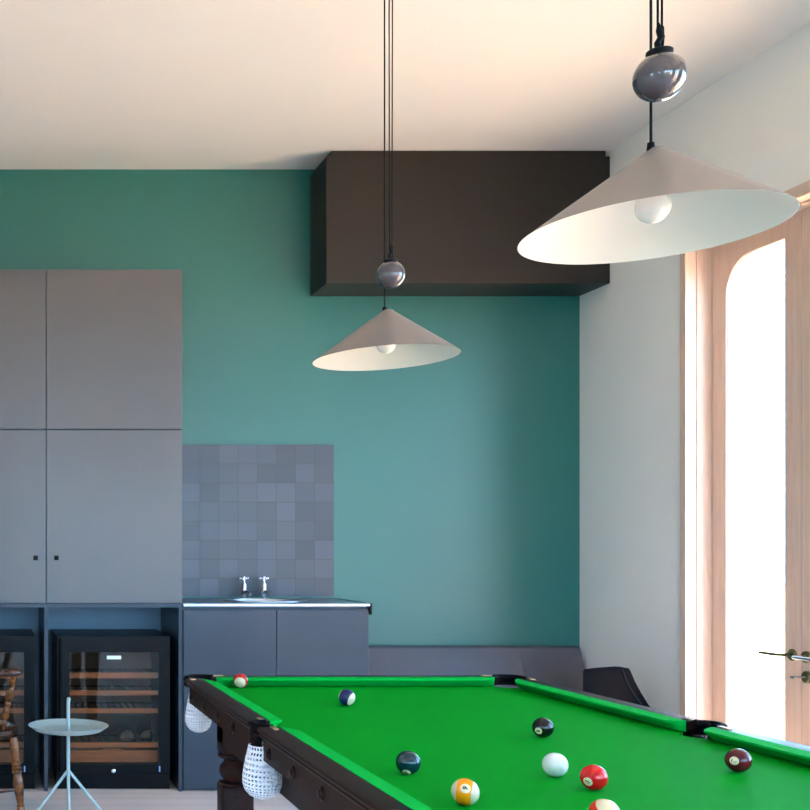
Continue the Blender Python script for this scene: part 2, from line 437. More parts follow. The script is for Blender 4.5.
a, b, z0, z1 = LEFT; z0 += .002; z1 -= .002; xa, xb = XL - 0.14, XL - 0.08; mb = MB()
mb.box(xa, xb, a + .002, a + .06, z0, z1); mb.box(xa, xb, b - .06, b - .002, z0, z1); mb.box(xa, xb, (a + b) / 2 - .04, (a + b) / 2 + .04, z0, z1)
mb.box(xa, xb, a + .06, b - .06, z0, z0 + .06); mb.box(xa, xb, a + .06, b - .06, z1 - .06, z1)
o = struct(mb, 'window_7', M['frame_wood'])
MB().box(xa + 0.027, xa + 0.033, a + .03, b - .03, z0 + .03, z1 - .03).build('glass_pane', M['glass'], o)
portal(XL - TH - 0.02, (a + b) / 2, 1.45, 2.4, b - a, (1, 0, 0)).rotation_euler = (0, R(-90), 0)

# ------------------------------------------------------------------ tall cabinet with appliance niches
YC = 5.76                                              # front plane of the fitted units
YW = YB - 0.002
cabinet = thing('tall_cabinet', 'tall flat-fronted grey cabinet wall with four doors above two wine fridge niches', 'cabinet', (0.294, YC, 0))
mb = MB()
CX0, CX1, CXM = -0.418, 1.007, 0.294
for xa, xb in ((CX0, CX0 + 0.018), (CXM - 0.010, CXM + 0.010), (CX1 - 0.018, CX1)):
    mb.box(xa, xb, YC, YW, 0.0, 0.984)
mb.box(CX0, CX1, YC + 0.001, YW, 0.963, 0.984)
mb.box(CX0, CX1, YC + 0.022, YW, 0.984, 2.728)
mb.build('carcass', M['base_cab'], cabinet)
MB().box(CX0 + 0.019, CXM - 0.011, YW - 0.02, YW - 0.002, 0.0, 0.962).box(CXM + 0.011, CX1 - 0.019, YW - 0.02, YW - 0.002, 0.0, 0.962).build('niche_back', M['niche'], cabinet)
g = 0.0022
for (za, zb, low) in ((0.987, 1.892, True), (1.898, 2.733, False)):
    for (xa, xb, kx) in ((CX0, CXM, CXM - 0.055), (CXM, CX1, CXM + 0.054)):
        d = MB().box(xa + g, xb - (g if xb == CXM else 0), YC, YC + 0.020, za, zb, 0.0015).build('door', M['cab'], cabinet)
        if low:
            MB().box(kx - 0.012, kx + 0.012, YC - 0.004, YC, 1.211, 1.235, 0.0012).box(kx - 0.004, kx + 0.008, YC - 0.016, YC - 0.004, 1.217, 1.229, 0.002).build('knob', M['black_matte'], d)

# ------------------------------------------------------------------ wine fridges
def wine_fridge(cx, label):
    f = thing('wine_fridge', label, 'wine fridge', (cx, 5.80, 0), group='built-in wine fridges')
    x0, x1, y0, y1, z0, z1 = cx - 0.298, cx + 0.298, 5.84, 6.30, 0.03, 0.81
    b = MB(); t = 0.03
    b.box(x0, x0 + t, y0, y1, z0, z1); b.box(x1 - t, x1, y0, y1, z0, z1); b.box(x0 + t, x1 - t, y0, y1, z1 - t, z1)
    b.box(x0 + t, x1 - t, y0, y1, z0, z0 + 0.09); b.box(x0 + t, x1 - t, y1 - t, y1, z0 + .09, z1 - t)
    b.build('housing', M['black'], f)
    MB().box(x0 + t + .001, x1 - t - .001, y1 - t - 0.006, y1 - t - 0.001, z0 + 0.095, z1 - t - .002).build('liner', principled('brown_liner', (0.10, 0.075, 0.055), 0.5), f)
    for sx in (x0 + 0.05, x1 - 0.05):
        for sy in (y0 + 0.05, y1 - 0.05): MB().lathe([(0, 0), (0.018, 0), (0.018, 0.03), (0, 0.03)], (sx, sy, 0), 16).build('foot', M['black_matte'], f, 40)
    MB().box(x0, x1, 5.815, 5.83, 0.002, 0.085).build('plinth_grille', M['black'], f)
    # door: frame, smoked glass, inside the frame
    gx0, gx1, gz0, gz1 = cx - 0.232, cx + 0.240, 0.135, 0.725
    d = MB(); ya, yb = 5.80, 5.835
    d.box(x0, gx0, ya, yb, 0.09, z1); d.box(gx1, x1, ya, yb, 0.09, z1); d.box(gx0, gx1, ya, yb, 0.09, gz0); d.box(gx0, gx1, ya, yb, gz1, z1)
    dr = d.build('door', M['black'], f)
    MB().box(gx0 - .004, gx1 + .004, ya + 0.004, ya + 0.010, gz0 - .004, gz1 + .004).build('glass_pane', M['smoke'], dr)
    MB().box(cx - 0.035, cx + 0.040, ya - 0.003, ya, 0.688, 0.707, 0.001).build('label_plate', M['plate'], dr)
    MB().lathe([(0, 0), (0.011, 0), (0.011, 0.008), (0.006, 0.012), (0, 0.012)], seg=20, frm=(cx, ya, 0.100), to=(cx, ya - 1, 0.100)).build('lock', M['chrome'], dr, 40)
    MB().box(cx + 0.240, cx + 0.247, ya - 0.002, ya, 0.045 + .05, 0.075 + .05).build('sticker', M['led'], dr)
    # black bar with a rounded top at the hinge edge
    MB().tube([(x0 - 0.002 + 0.022, ya - 0.012, 0.10), (x0 + 0.020, ya - 0.012, 0.78), (x0 + 0.020, ya - 0.012, 0.80)], [0.012, 0.012, 0.006], 14).build('hinge_bar', M['black_matte'], dr, 60)
    # shelves
    for zc, h in ((0.596, 0.030), (0.503, 0.026), (0.408, 0.026), (0.226, 0.028)):
        MB().box(x0 + t + .003, x1 - t - .003, 5.855, 5.873, zc - h / 2, zc + h / 2, 0.002).build('shelf_front', M['shelf_wood'], f)
        q = MB(); q.box(x0 + t + .002, x1 - t - .002, 5.873, 5.883, zc - 0.010, zc - 0.004); q.box(x0 + t + .002, x1 - t - .002, 6.20, 6.21, zc - 0.010, zc - 0.004)
        for kk in range(15):
            xx = x0 + t + 0.02 + kk * (x1 - x0 - 2 * t - 0.04) / 14; q.box(xx - .003, xx + .003, 5.873, 6.21, zc - 0.006, zc - 0.002)
        q.build('shelf_rack', M['black_matte'], f)
    s = MB(); s.box(x0 + t + .003, x1 - t - .003, 5.855, 5.873, 0.134, 0.198, 0.002)
    s.prism([(cx - 0.06, 0.198), (cx + 0.06, 0.198), (cx + 0.04, 0.206), (cx - 0.04, 0.206)], 'y', 5.855, 5.873)
    s.build('bottom_drawer', M['shelf_wood'], f)
    return f
FX = 0.651; FX2 = -0.061
wine_fridge(FX, 'black glass-door wine fridge under the right-hand cabinet doors, behind the mint side table')
wine_fridge(FX2, 'black glass-door wine fridge cut off by the left edge, behind the turned wooden armchair')
def bottle(x, z, label):
    prof = [(0, 0.0), (0.028, 0.0), (0.036, 0.006), (0.037, 0.19), (0.030, 0.215), (0.014, 0.235), (0.0135, 0.29), (0, 0.29)]
    b = MB().lathe([(r, y) for r, y in prof], seg=28, frm=(x, 5.90, z), to=(x, 6.90, z))
    return tag(b.build('wine_bottle', M['bottle'], None, 40), label, 'bottle', 'bottles lying in the wine fridge')
zb = 0.2245 + 0.037
bottle(FX + 0.085, zb, 'dark wine bottle lying on the lowest shelf, left of the two, base forward')
bottle(FX + 0.195, zb, 'dark wine bottle lying on the lowest shelf, right of the two, base forward')

# ------------------------------------------------------------------ sink unit
CB0, CB1 = 1.012, 1.984
unit = thing('base_cabinet', 'low dark slate-blue cabinet with two flat doors under the steel sink top', 'cabinet', ((CB0 + CB1) / 2, YC, 0))
mb = MB()
mb.box(CB0, CB0 + 0.018, YC + 0.022, YW, 0.002, 0.965); mb.box(CB1 - 0.018, CB1, YC + 0.022, YW, 0.002, 0.965)
mb.box(CB0 + .018, CB1 - .018, YC + 0.022, YW, 0.05, 0.07); mb.box(CB0 + .018, CB1 - .018, YW - 0.018, YW, 0.002, 0.965)
mb.box(CB0 + .018, CB1 - .018, YC + 0.026, YC + 0.045, 0.002, 0.05); mb.box(CB0 + .018, CB1 - .018, YC + 0.024, YC + 0.04, 0.90, 0.968)
mb.build('carcass', M['base_cab'], unit)
xm = 1.501
for xa, xb in ((CB0, xm), (xm, CB1)):
    MB().box(xa + 0.0015, xb - 0.0015, YC + 0.001, YC + 0.021, 0.012, 0.950, 0.0015).build('door', M['base_cab'], unit)
# countertop with an oval cut-out
top = thing('countertop', 'thin steel countertop with a dark folded right end, on the sink cabinet', 'countertop', (1.5, YC, 0.970))
SX, SY, SA, SB = 1.512, 6.06, 0.215, 0.165
tx0, tx1, ty0, ty1, tz0, tz1 = CB0, 1.987, YC - 0.008, YW, 0.970, 0.983
angs = sorted([2 * math.pi * k / 64 for k in range(64)])
cors = [(tx1, ty1), (tx0, ty1), (tx0, ty0), (tx1, ty0)]
def rect_hit(a):
    dx, dy = math.cos(a), math.sin(a); t = 1e9
    if dx > 1e-9: t = min(t, (tx1 - SX) / dx)
    if dx < -1e-9: t = min(t, (tx0 - SX) / dx)
    if dy > 1e-9: t = min(t, (ty1 - SY) / dy)
    if dy < -1e-9: t = min(t, (ty0 - SY) / dy)
    return (SX + dx * t, SY + dy * t)
angs = sorted(angs + [math.atan2(y - SY, x - SX) % (2 * math.pi) for x, y in cors])
t = bmesh.new(); V = []
for z in (tz0, tz1):
    V.append([(t.verts.new((SX + SA * math.cos(a), SY + SB * math.sin(a), z)), t.verts.new((*rect_hit(a), z))) for a in angs])
n = len(angs)
for k in range(n):
    k2 = (k + 1) % n
    for q in (0, 1): t.faces.new((V[q][k][0], V[q][k2][0], V[q][k2][1], V[q][k][1]))
    for j in (0, 1): t.faces.new((V[0][k][j], V[0][k2][j], V[1][k2][j], V[1][k][j]))
MB().add(t).build('worktop', M['steel'], top)
MB().box(1.987, 1.998, ty0, ty1, 0.925, 0.985, 0.001).build('end_panel', M['black'], top)
sink = MB()
sink.lathe([(1.06, 0.9875), (1.04, 0.991), (0.985, 0.9885), (0.96, 0.975), (0.93, 0.90), (0.80, 0.845), (0.12, 0.838), (0.10, 0.830), (0, 0.830),], (SX, SY, 0), 64, sx=SA, sy=SB)
sink.lathe([(0, 0.826), (0.12, 0.826), (0.82, 0.841), (0.945, 0.898), (0.975, 0.966), (0.99, 0.9835), (1.06, 0.9835), (1.06, 0.9875)], (SX, SY, 0), 64, sx=SA, sy=SB)
tag(sink.build('sink', M['steel'], None, 40), 'oval stainless steel sink bowl set into the countertop', 'sink')
def tap(x, label):
    y = 6.262; z = tz1
    f = thing('tap', label, 'tap', (x, y, z), group='pillar taps at the sink')
    k_ = 1.0
    MB().lathe([(0, 0), (0.021, 0), (0.021, 0.006), (0.013, 0.012), (0.013, 0.030), (0.018, 0.036), (0.018, 0.048), (0.015, 0.054), (0.016, 0.085), (0.011, 0.092), (0.007, 0.098), (0.007, 0.112), (0, 0.112)], (x, y, z), 28).build('body', M['chrome'], f, 40)
    MB().tube([(x, y - 0.010, z + 0.040), (x + 0.006, y - 0.05, z + 0.046), (x + 0.012, y - 0.085, z + 0.042), (x + 0.014, y - 0.098, z + 0.030)], [0.010, 0.010, 0.009, 0.009], 14).build('spout', M['chrome'], f, 50)
    h = MB()
    for a in (0.25, 0.25 + math.pi / 2):
        c, s_ = math.cos(a) * 0.024, math.sin(a) * 0.024
        h.tube([(x - c, y - s_, z + 0.119), (x, y, z + 0.119), (x + c, y + s_, z + 0.119)], 0.0045, 10)
        for q in (-1, 1): h.sphere((x + q * c, y + q * s_, z + 0.119), 0.0068, 14, 8)
    h.lathe([(0, 0.111), (0.011, 0.111), (0.013, 0.120), (0.009, 0.129), (0, 0.132)], (x, y, z), 20)
    h.build('cross_handle', M['chrome'], f, 40)
tap(1.446, 'left chrome cross-head pillar tap standing behind the oval sink')
tap(1.560, 'right chrome cross-head pillar tap standing behind the oval sink')
TS = 0.1106
tag(MB().box(1.001 + .008, 1.989, YB - 0.013, YB - 0.001, 0.994, 1.872).build('splashback', tile_mat(TS, 1.989, 0.987), None),
    'square of small blue-grey square tiles on the teal wall above the sink', 'splashback')

# ------------------------------------------------------------------ dark box cabinet under the ceiling
bx0, bx1, bz0, bz1, by0 = 1.855, 3.418, 2.734, 3.434, 6.064
hi = thing('wall_cabinet', 'dark brown box cabinet mounted high on the teal wall under the ceiling', 'cabinet', ((bx0 + bx1) / 2, by0, bz0))
MB().box(bx0 + 0.0015, bx1 - 0.001, by0 + 0.022, YW, bz0, bz1, 0.002).box(bx0 + 0.030, bx1 - 0.018, by0 + 0.010, YW - 0.01, bz1, ZC - 0.002).build('carcass', M['box'], hi)
MB().box(bx0, bx1, by0, by0 + 0.020, bz0, bz1, 0.0015).build('front_panel', M['box'], hi)

# ------------------------------------------------------------------ bench and armchair
bench = thing('bench', 'long grey upholstered bench against the teal wall behind the pool table', 'bench', (2.73, 6.08, 0))
b0, b1 = 2.010, 3.392
MB().prism([(6.372, 0.709), (6.345, 0.712), (6.315, 0.700), (6.20, 0.44), (6.20, 0.40), (6.372, 0.40)], 'x', b0, b1, 0.008).build('backrest', M['grey_leather'], bench, 40)
MB().box(b0, b1, 5.83, 6.198, 0.34, 0.44, 0.025, 3).build('seat', M['grey_leather'], bench, 40)
MB().box(b0 + 0.01, b1 - 0.01, 5.87, 6.372, 0.0, 0.339).build('base', M['base_cab'], bench)

ac = thing('armchair', 'low black leather armchair in the corner beside the bench end', 'armchair', (3.12, 5.4, 0))
shell = [(2.99, 0.33), (2.992, 0.655), (3.10, 0.662), (3.19, 0.669), (3.222, 0.668), (3.232, 0.655), (3.255, 0.600), (3.285, 0.545), (3.338, 0.460), (3.35, 0.33)]
MB().loft([(x, 5.55, z) for x, z in shell], [(max(x, 3.045), 5.63, z) for x, z in shell]).build('backrest', M['leather'], ac, 40)
MB().tube([(3.186, 5.547, 0.664), (3.196, 5.547, 0.640), (3.212, 5.547, 0.595), (3.24, 5.547, 0.545), (3.28, 5.547, 0.488), (3.30, 5.547, 0.44)], 0.0055, 10).build('piping', M['piping'], ac, 40)
MB().box(2.995, 3.34, 5.10, 5.549, 0.30, 0.43, 0.03, 3).build('seat', M['leather'], ac, 40)
for sx, sy in ((3.03, 5.14), (3.31, 5.14), (3.03, 5.59), (3.31, 5.59)):
    MB().lathe([(0, 0), (0.012, 0), (0.018, 0.30), (0, 0.30)], (sx, sy, 0), 16).build('leg', M['black'], ac, 40)

# ------------------------------------------------------------------ pool table
TX, TY = 1.207, 2.672
HW, HL = 0.570, 1.018
pt = thing('pool_table', 'dark mahogany pool table with bright green cloth and white net pockets', 'pool table', (TX, TY, 0), local=True)
def pbuild(mb, name, mat, smooth=None, parent=None):
    o = mb.build(name, mat, None, smooth); o.parent = parent or pt; return o
ZB, ZR = 0.822, 0.850
WI, LI = 0.515, 0.963          # inner edge of the wooden rails
NI, NL = 0.477, 0.924          # cushion noses
PC = [(sx * 0.508, sy * 0.956) for sx in (-1, 1) for sy in (-1, 1)]
PM = [(-0.528, 0), (0.528, 0)]
# bed outline with pocket bites
def bed_outline():
    pts = []
    def arc(cx, cy, r, a0, a1, n=10):
        for k in range(n + 1):
            a = R(a0 + (a1 - a0) * k / n); pts.append((cx + r * math.cos(a), cy + r * math.sin(a)))
    BX, BY = 0.503, 0.951
    arc(-0.508, -0.956, 0.055, 88, 2)
    arc(0.508, -0.956, 0.055, 178, 92)
    arc(0.528, 0, 0.050, 240, 120)
    arc(0.508, 0.956, 0.055, 268, 182)
    arc(-0.508, 0.956, 0.055, -2, -88)
    arc(-0.528, 0, 0.050, 60, -60)
    return pts
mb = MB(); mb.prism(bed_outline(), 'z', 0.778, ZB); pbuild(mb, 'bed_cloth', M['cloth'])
# rails, cushions, aprons: each segment given along one side
def seg_pts(side, a, d, z):
    """side: outward unit direction index; a = along coordinate, d = distance from centre"""
    if side == 'L': return (-d, a, z)
    if side == 'R': return (d, a, z)
    if side == 'F': return (a, d, z)
    return (a, -d, z)
def sweep(side, prof, a0, a1):
    t = bmesh.new(); A = [t.verts.new(seg_pts(side, a0, d, z)) for d, z in prof]; B = [t.verts.new(seg_pts(side, a1, d, z)) for d, z in prof]
    t.faces.new(A); t.faces.new(B[::-1]); n = len(prof)
    for k in range(n): t.faces.new((A[k], B[k], B[(k + 1) % n], A[(k + 1) % n]))
    bmesh.ops.recalc_face_normals(t, faces=t.faces); m = MB(); m.add(t); return m
def rail_prof(out_d, in_d):
    o = out_d
    return [(in_d, ZR), (o - 0.008, ZR), (o - 0.002, ZR - 0.002), (o, ZR - 0.006), (o - 0.001, ZR - 0.010), (o - 0.007, ZR - 0.013), (o - 0.004, ZR - 0.018), (o - 0.006, ZR - 0.022), (o - 0.013, ZR - 0.024), (in_d, ZR - 0.024)]
def cushion(side, a0, a1, r0, r1, back, nose):
    """plan outline with eased ends: r0/r1 = how far the nose is set in at either end"""
    pts = []; n = 7
    for k in range(n + 1):
        f = k / n; pts.append((a0 + r0 * (1 - math.cos(f * math.pi / 2)), f))
    for k in range(n, -1, -1):
        f = k / n; pts.append((a1 - r1 * (1 - math.cos(f * math.pi / 2)), f))
    top = [seg_pts(side, a, back + (nose - back) * f, ZR + 0.0005 - 0.003 * f) for a, f in pts]
    mid = [seg_pts(side, a, back + (nose - back) * f, ZR - 0.007) for a, f in pts]
    bot = [seg_pts(side, a, back + (nose - back) * f * 0.30, ZB + 0.001) for a, f in pts]
    t = bmesh.new(); L = [[t.verts.new(p) for p in q] for q in (top, mid, bot)]; m = len(top)
    t.faces.new(L[0]); t.faces.new(L[2][::-1])
    for q in (0, 1):
        for k in range(m): t.faces.new((L[q][k], L[q + 1][k], L[q + 1][(k + 1) % m], L[q][(k + 1) % m]))
    bmesh.ops.recalc_face_normals(t, faces=t.faces); o = MB(); o.add(t); return o
segs = []
for side in 'LR':
    segs += [(side, 0.045, 0.925, HW, WI, NI), (side, -0.925, -0.045, HW, WI, NI)]
for side in 'FN':
    segs += [(side, -0.475, 0.475, HL, LI, NL)]
for side, a0, a1, o_, i_, n_ in segs:
    pbuild(sweep(side, rail_prof(o_, i_ + 0.0005), a0, a1), 'rail', M['table_wood'], 30)
    c0, c1 = (0.028, 0.060) if a0 > 0 else (0.060, 0.028)
    ca0, ca1 = a0 + 0.004, a1 - 0.012
    if a1 < 0: ca0, ca1 = a0 + 0.012, a1 - 0.004
    if side in 'FN': ca0, ca1, c0, c1 = a0 + 0.016, a1 - 0.016, 0.05, 0.05
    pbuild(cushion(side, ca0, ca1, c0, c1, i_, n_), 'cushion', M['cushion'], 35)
    ap = sweep(side, [(o_ - 0.013, ZR - 0.0245), (o_ - 0.013, 0.772), (o_ - 0.033, 0.772), (o_ - 0.033, ZR - 0.0245)], a0 + 0.012, a1 - 0.012)
    apo = pbuild(ap, 'apron', M['table_wood'])
    if side in 'LR':
        for k in range(5):
            base = (3.54 - TY - 0.203 * k) if a0 > 0 else (2.558 - TY - 0.203 * k)
            if side == 'R' : base = base
            p0 = seg_pts(side, base, o_ - 0.013, 0.797); p1 = seg_pts(side, base, o_ + 1, 0.797)
            ro = MB().lathe([(0, 0), (0.0145, 0), (0.0145, 0.002), (0.012, 0.005), (0.010, 0.0045), (0.007, 0.008), (0, 0.009)], seg=24, frm=p0, to=p1)
            if abs(base) < 0.9: pbuild(ro, 'rosette', M['rosette'], 50)
# under-frame
mb = MB(); fo, fl = 0.496, 0.775
mb.box(-fo, -fo + 0.03, -fl, fl, 0.676, 0.771); mb.box(fo - 0.03, fo, -fl, fl, 0.676, 0.771)
mb.box(-fo + .03, fo - .03, -fl, -fl + 0.03, 0.676, 0.771); mb.box(-fo + .03, fo - .03, fl - 0.03, fl, 0.676, 0.771)
pbuild(mb, 'under_frame', M['table_wood'])
# legs
def leg(x, y):
    m = MB(); h = 0.047
    m.box(x - h, x + h, y - h, y + h, 0.645, 0.777, 0.003)
    m.lathe([(0.040, 0.646), (0.052, 0.642), (0.054, 0.634), (0.044, 0.628), (0.034, 0.622), (0.036, 0.616), (0.046, 0.604), (0.049, 0.588), (0.044, 0.572), (0.035, 0.564), (0.035, 0.560), (0.050, 0.556), (0.053, 0.550), (0.050, 0.545), (0.04, 0.544)], (x, y, 0), 36)
    m.box(x - h, x + h, y - h, y + h, 0.36, 0.546, 0.004)
    m.lathe([(0.050, 0.362), (0.052, 0.35), (0.040, 0.335), (0.048, 0.31), (0.050, 0.27), (0.036, 0.13), (0.034, 0.11), (0.046, 0.095), (0.046, 0.08), (0.036, 0.07), (0.042, 0.02), (0.038, 0.0), (0, 0)], (x, y, 0), 36)
    return m
for sx in (-1, 1):
    for sy in (-1, 1): pbuild(leg(sx * 0.449, sy * 0.728), 'leg', M['table_wood'], 35)
# pockets: leather-covered irons, brass plates and nets
def net(cx, cy, rx, ry):
    t = bmesh.new(); prof = [(0.80, 0.72), (0.775, 0.86), (0.75, 0.98), (0.725, 1.06), (0.705, 1.06), (0.69, 0.94), (0.678, 0.70), (0.671, 0.38)]
    # resample the profile
    fine = []
    for i in range(len(prof) - 1):
        for k in range(2):
            f = k / 2; fine.append((prof[i][0] + (prof[i + 1][0] - prof[i][0]) * f, prof[i][1] + (prof[i + 1][1] - prof[i][1]) * f))
    fine.append(prof[-1]); SEG = 30; rows = []
    for j, (z, r) in enumerate(fine):
        rows.append([t.verts.new((cx + rx * r * math.cos(2 * math.pi * (k + 0.5 * (j % 2)) / SEG), cy + ry * r * math.sin(2 * math.pi * (k + 0.5 * (j % 2)) / SEG), z)) for k in range(SEG)])
    for j in range(len(rows) - 1):
        for k in range(SEG): t.faces.new((rows[j][k], rows[j][(k + 1) % SEG], rows[j + 1][(k + 1) % SEG], rows[j + 1][k]))
    for f in list(t.faces):
        vs = list(f.verts); ce = f.calc_center_median(); inn = []
        for v in vs:
            d = v.co - ce; inn.append(t.verts.new(ce + d * 0.50))
        for k in range(4): t.faces.new((vs[k], vs[(k + 1) % 4], inn[(k + 1) % 4], inn[k]))
        t.faces.remove(f)
    bot = t.verts.new((cx, cy, 0.668)); last = rows[-1]
    for k in range(SEG): t.faces.new((last[k], last[(k + 1) % SEG], bot))
    r_ = bmesh.ops.solidify(t, geom=list(t.faces), thickness=0.0018)
    m = MB(); m.add(t); return m
def corner_pocket(sx, sy):
    cx, cy = sx * 0.508, sy * 0.956; m = MB(); pts = []; n = 14
    a0 = math.atan2(sy, sx)
    for k in range(n + 1):
        a = a0 + R(-100 + 200 * k / n); pts.append((cx + 0.050 * math.cos(a), cy + 0.050 * math.sin(a), ZR - 0.006))
    m.tube(pts, 0.011, 12)
    # tapering leather apron of the pocket
    pts2 = [(p[0], p[1], ZR - 0.022) for p in pts]; m.tube(pts2, 0.009, 10)
    pbuild(m, 'pocket_iron', M['leather'], 50)
    br = MB()
    br.box(min(sx * 0.475, sx * 0.43), max(sx * 0.475, sx * 0.43), min(sy * (HL - 0.012), sy * (HL - 0.030)), max(sy * (HL - 0.012), sy * (HL - 0.030)), ZR, ZR + 0.003, 0.001)
    pbuild(br, 'brass_plate', M['brass']); br = MB()
    br.box(min(sx * (HW - 0.012), sx * (HW - 0.030)), max(sx * (HW - 0.012), sx * (HW - 0.030)), min(sy * 0.925, sy * 0.885), max(sy * 0.925, sy * 0.885), ZR, ZR + 0.003, 0.001)
    pbuild(br, 'brass_plate', M['brass'])
    pbuild(net(sx * 0.520, sy * 0.955, 0.040, 0.048), 'net_pocket', M['net'], 40)
def middle_pocket(sx):
    m = MB(); pts = []; n = 14; cx = sx * 0.532
    for k in range(n + 1):
        a = (0 if sx > 0 else math.pi) + R(-95 + 190 * k / n); pts.append((cx + 0.034 * math.cos(a), 0.038 * math.sin(a), ZR - 0.005))
    m.tube(pts, 0.010, 12); m.tube([(p[0], p[1], ZR - 0.024) for p in pts], 0.009, 10)
    x0, x1 = sorted((sx * 0.553, sx * 0.566)); m.box(x0, x1, -0.030, 0.030, 0.765, ZR - 0.02, 0.003)
    pbuild(m, 'pocket_iron', M['leather'], 50)
    x0, x1 = sorted((sx * 0.528, sx * 0.540))
    for q in (-1, 1):
        y0, y1 = sorted((q * 0.046, q * 0.085)); br = MB(); br.box(x0, x1, y0, y1, ZR, ZR + 0.003, 0.001)
        pbuild(br, 'brass_plate', M['brass'])
    pbuild(net(sx * 0.546, 0.0, 0.044, 0.052), 'net_pocket', M['net'], 40)
for sx in (-1, 1):
    for sy in (-1, 1): corner_pocket(sx, sy)
    middle_pocket(sx)

# ------------------------------------------------------------------ balls
BR = 0.0238
CREAM = (0.62, 0.52, 0.33)
def ball_mat(name, col, stripe=False, cream=CREAM):
    m = principled(name, col, 0.035, spec=0.45)
    if stripe:
        n = m.node_tree.nodes; l = m.node_tree.links; b = n['Principled BSDF']
        t = n.new('ShaderNodeTexCoord'); s = n.new('ShaderNodeSeparateXYZ'); l.new(t.outputs['Object'], s.inputs[0])
        a = n.new('ShaderNodeMath'); a.operation = 'ABSOLUTE'; l.new(s.outputs['Z'], a.inputs[0])
        g_ = n.new('ShaderNodeMath'); g_.operation = 'GREATER_THAN'; g_.inputs[1].default_value = BR * stripe; l.new(a.outputs[0], g_.inputs[0])
        mx = n.new('ShaderNodeMix'); mx.data_type = 'RGBA'; mx.inputs[6].default_value = (*col, 1); mx.inputs[7].default_value = (*cream, 1)
        l.new(g_.outputs[0], mx.inputs[0]); l.new(mx.outputs[2], b.inputs['Base Color'])
    return m
M['spot'] = principled('cream_number_spot', CREAM, 0.08, coat=0.4)
M['ink'] = principled('black_numeral', (0.005, 0.005, 0.005), 0.2)
def pool_ball(px, py, mat, label, number=None, spot=None, roll=0, pole=None):
    """px, py: centre in the photo; the ball rests on the cloth"""
    dz = CAM.z - (ZB + BR); Y = 1100 * dz / (py - 547); X = (px + 10) / 1100 * Y
    c = Vector((X, Y, ZB + BR + 0.0003))
    view = (CAM - c).normalized(); right = Vector((0, 0, 1)).cross(view).normalized(); up = view.cross(right)
    def dirn(a, b, back=False): return (right * a + up * b + view * math.sqrt(max(0, 1 - a * a - b * b)) * (-1 if back else 1)).normalized()
    o = bpy.data.objects.new('pool_ball', None)
    mb = MB().sphere((0, 0, 0), BR, 48, 32)
    o = mb.build('pool_ball', mat, None, 60); o.location = c
    if pole is not None: o.rotation_euler = dirn(*pole).to_track_quat('Z', 'Y').to_euler()
    tag(o, label, 'ball', 'pool balls on the table')
    bpy.context.view_layer.update()
    inv = o.matrix_basis.inverted()
    if spot is not None:
        d = dirn(*spot); sr = 0.0085
        q = d.to_track_quat('Z', 'Y').to_matrix().to_4x4()
        # align the numeral upright on the spot
        ty = (up - d * up.dot(d)).normalized(); txv = ty.cross(d).normalized()
        rot = Matrix((( *txv, 0), (*ty, 0), (*d, 0), (0, 0, 0, 1))).transposed()
        rot = Matrix.Translation(c) @ rot @ Matrix.Rotation(R(roll), 4, 'Z')
        cap = bmesh.new(); rings = []
        RR = BR + 0.00012
        for k in range(0, 6):
            th = k / 5 * sr / BR
            rings.append([cap.verts.new((RR * math.sin(th) * math.cos(a), RR * math.sin(th) * math.sin(a), RR * math.cos(th))) for a in [2 * math.pi * i / 28 for i in range(28)]] if k else None)
        top_ = cap.verts.new((0, 0, RR))
        for i in range(28): cap.faces.new((top_, rings[1][i], rings[1][(i + 1) % 28]))
        for k in range(1, 5):
            for i in range(28): cap.faces.new((rings[k][i], rings[k + 1][i], rings[k + 1][(i + 1) % 28], rings[k][(i + 1) % 28]))
        m = MB(); m.add(cap, inv @ rot); so = m.build('number_spot', M['spot'], None, 60); so.parent = o
        if number:
            cu = bpy.data.curves.new('numeral', 'FONT'); cu.body = str(number); cu.size = 0.0125; cu.align_x = 'CENTER'; cu.align_y = 'CENTER'; cu.resolution_u = 4; cu.offset = 0.0002
            to = bpy.data.objects.new('numeral', cu); COL.objects.link(to); bpy.context.view_layer.update()
            dg = bpy.context.evaluated_depsgraph_get()
            me = bpy.data.meshes.new_from_object(to.evaluated_get(dg))
            bpy.data.objects.remove(to); bpy.data.curves.remove(cu)
            R2 = BR + 0.0003
            for v in me.vertices:
                x_, y_ = v.co.x, v.co.y; v.co.z = math.sqrt(max(1e-9, R2 * R2 - x_ * x_ - y_ * y_))
            me.transform(inv @ rot); me.name = 'numeral'; me.materials.clear(); me.materials.append(M['ink'])
            no = bpy.data.objects.new('numeral', me); COL.objects.link(no); no.parent = so
    return o
pool_ball(240.5, 680.8, ball_mat('red_stripe_far', (0.50, 0.010, 0.012), 0.64), 'red-and-cream striped ball against the far left cushion', pole=(-0.12, -0.40))
pool_ball(346.8, 697.4, ball_mat('blue_stripe', (0.004, 0.014, 0.075), 0.60), 'navy-and-cream striped ball, second from the far left corner', pole=(0.85, -0.35))
pool_ball(542.9, 727.7, ball_mat('black_ball', (0.006, 0.005, 0.005)), 'black number eight ball near the far right', 8, (-0.41, -0.37), 90)
pool_ball(555.1, 764.9, ball_mat('white_ball', (0.62, 0.64, 0.60)), 'plain white cue ball in the middle of the cloth')
pool_ball(593.8, 777.5, ball_mat('red_ball', (0.60, 0.006, 0.008)), 'solid bright red number three ball right of the white ball', 3, (-0.43, -0.40), 60)
pool_ball(604.5, 814.0, ball_mat('orange_stripe', (0.60, 0.035, 0.010), 0.42), 'red-and-cream striped ball cut off by the bottom edge', pole=(0.55, 0.62))
pool_ball(408.1, 762.7, ball_mat('dark_green_ball', (0.004, 0.030, 0.034)), 'solid dark green ball near the left cushion', 6, (-0.13, -0.85), 0)
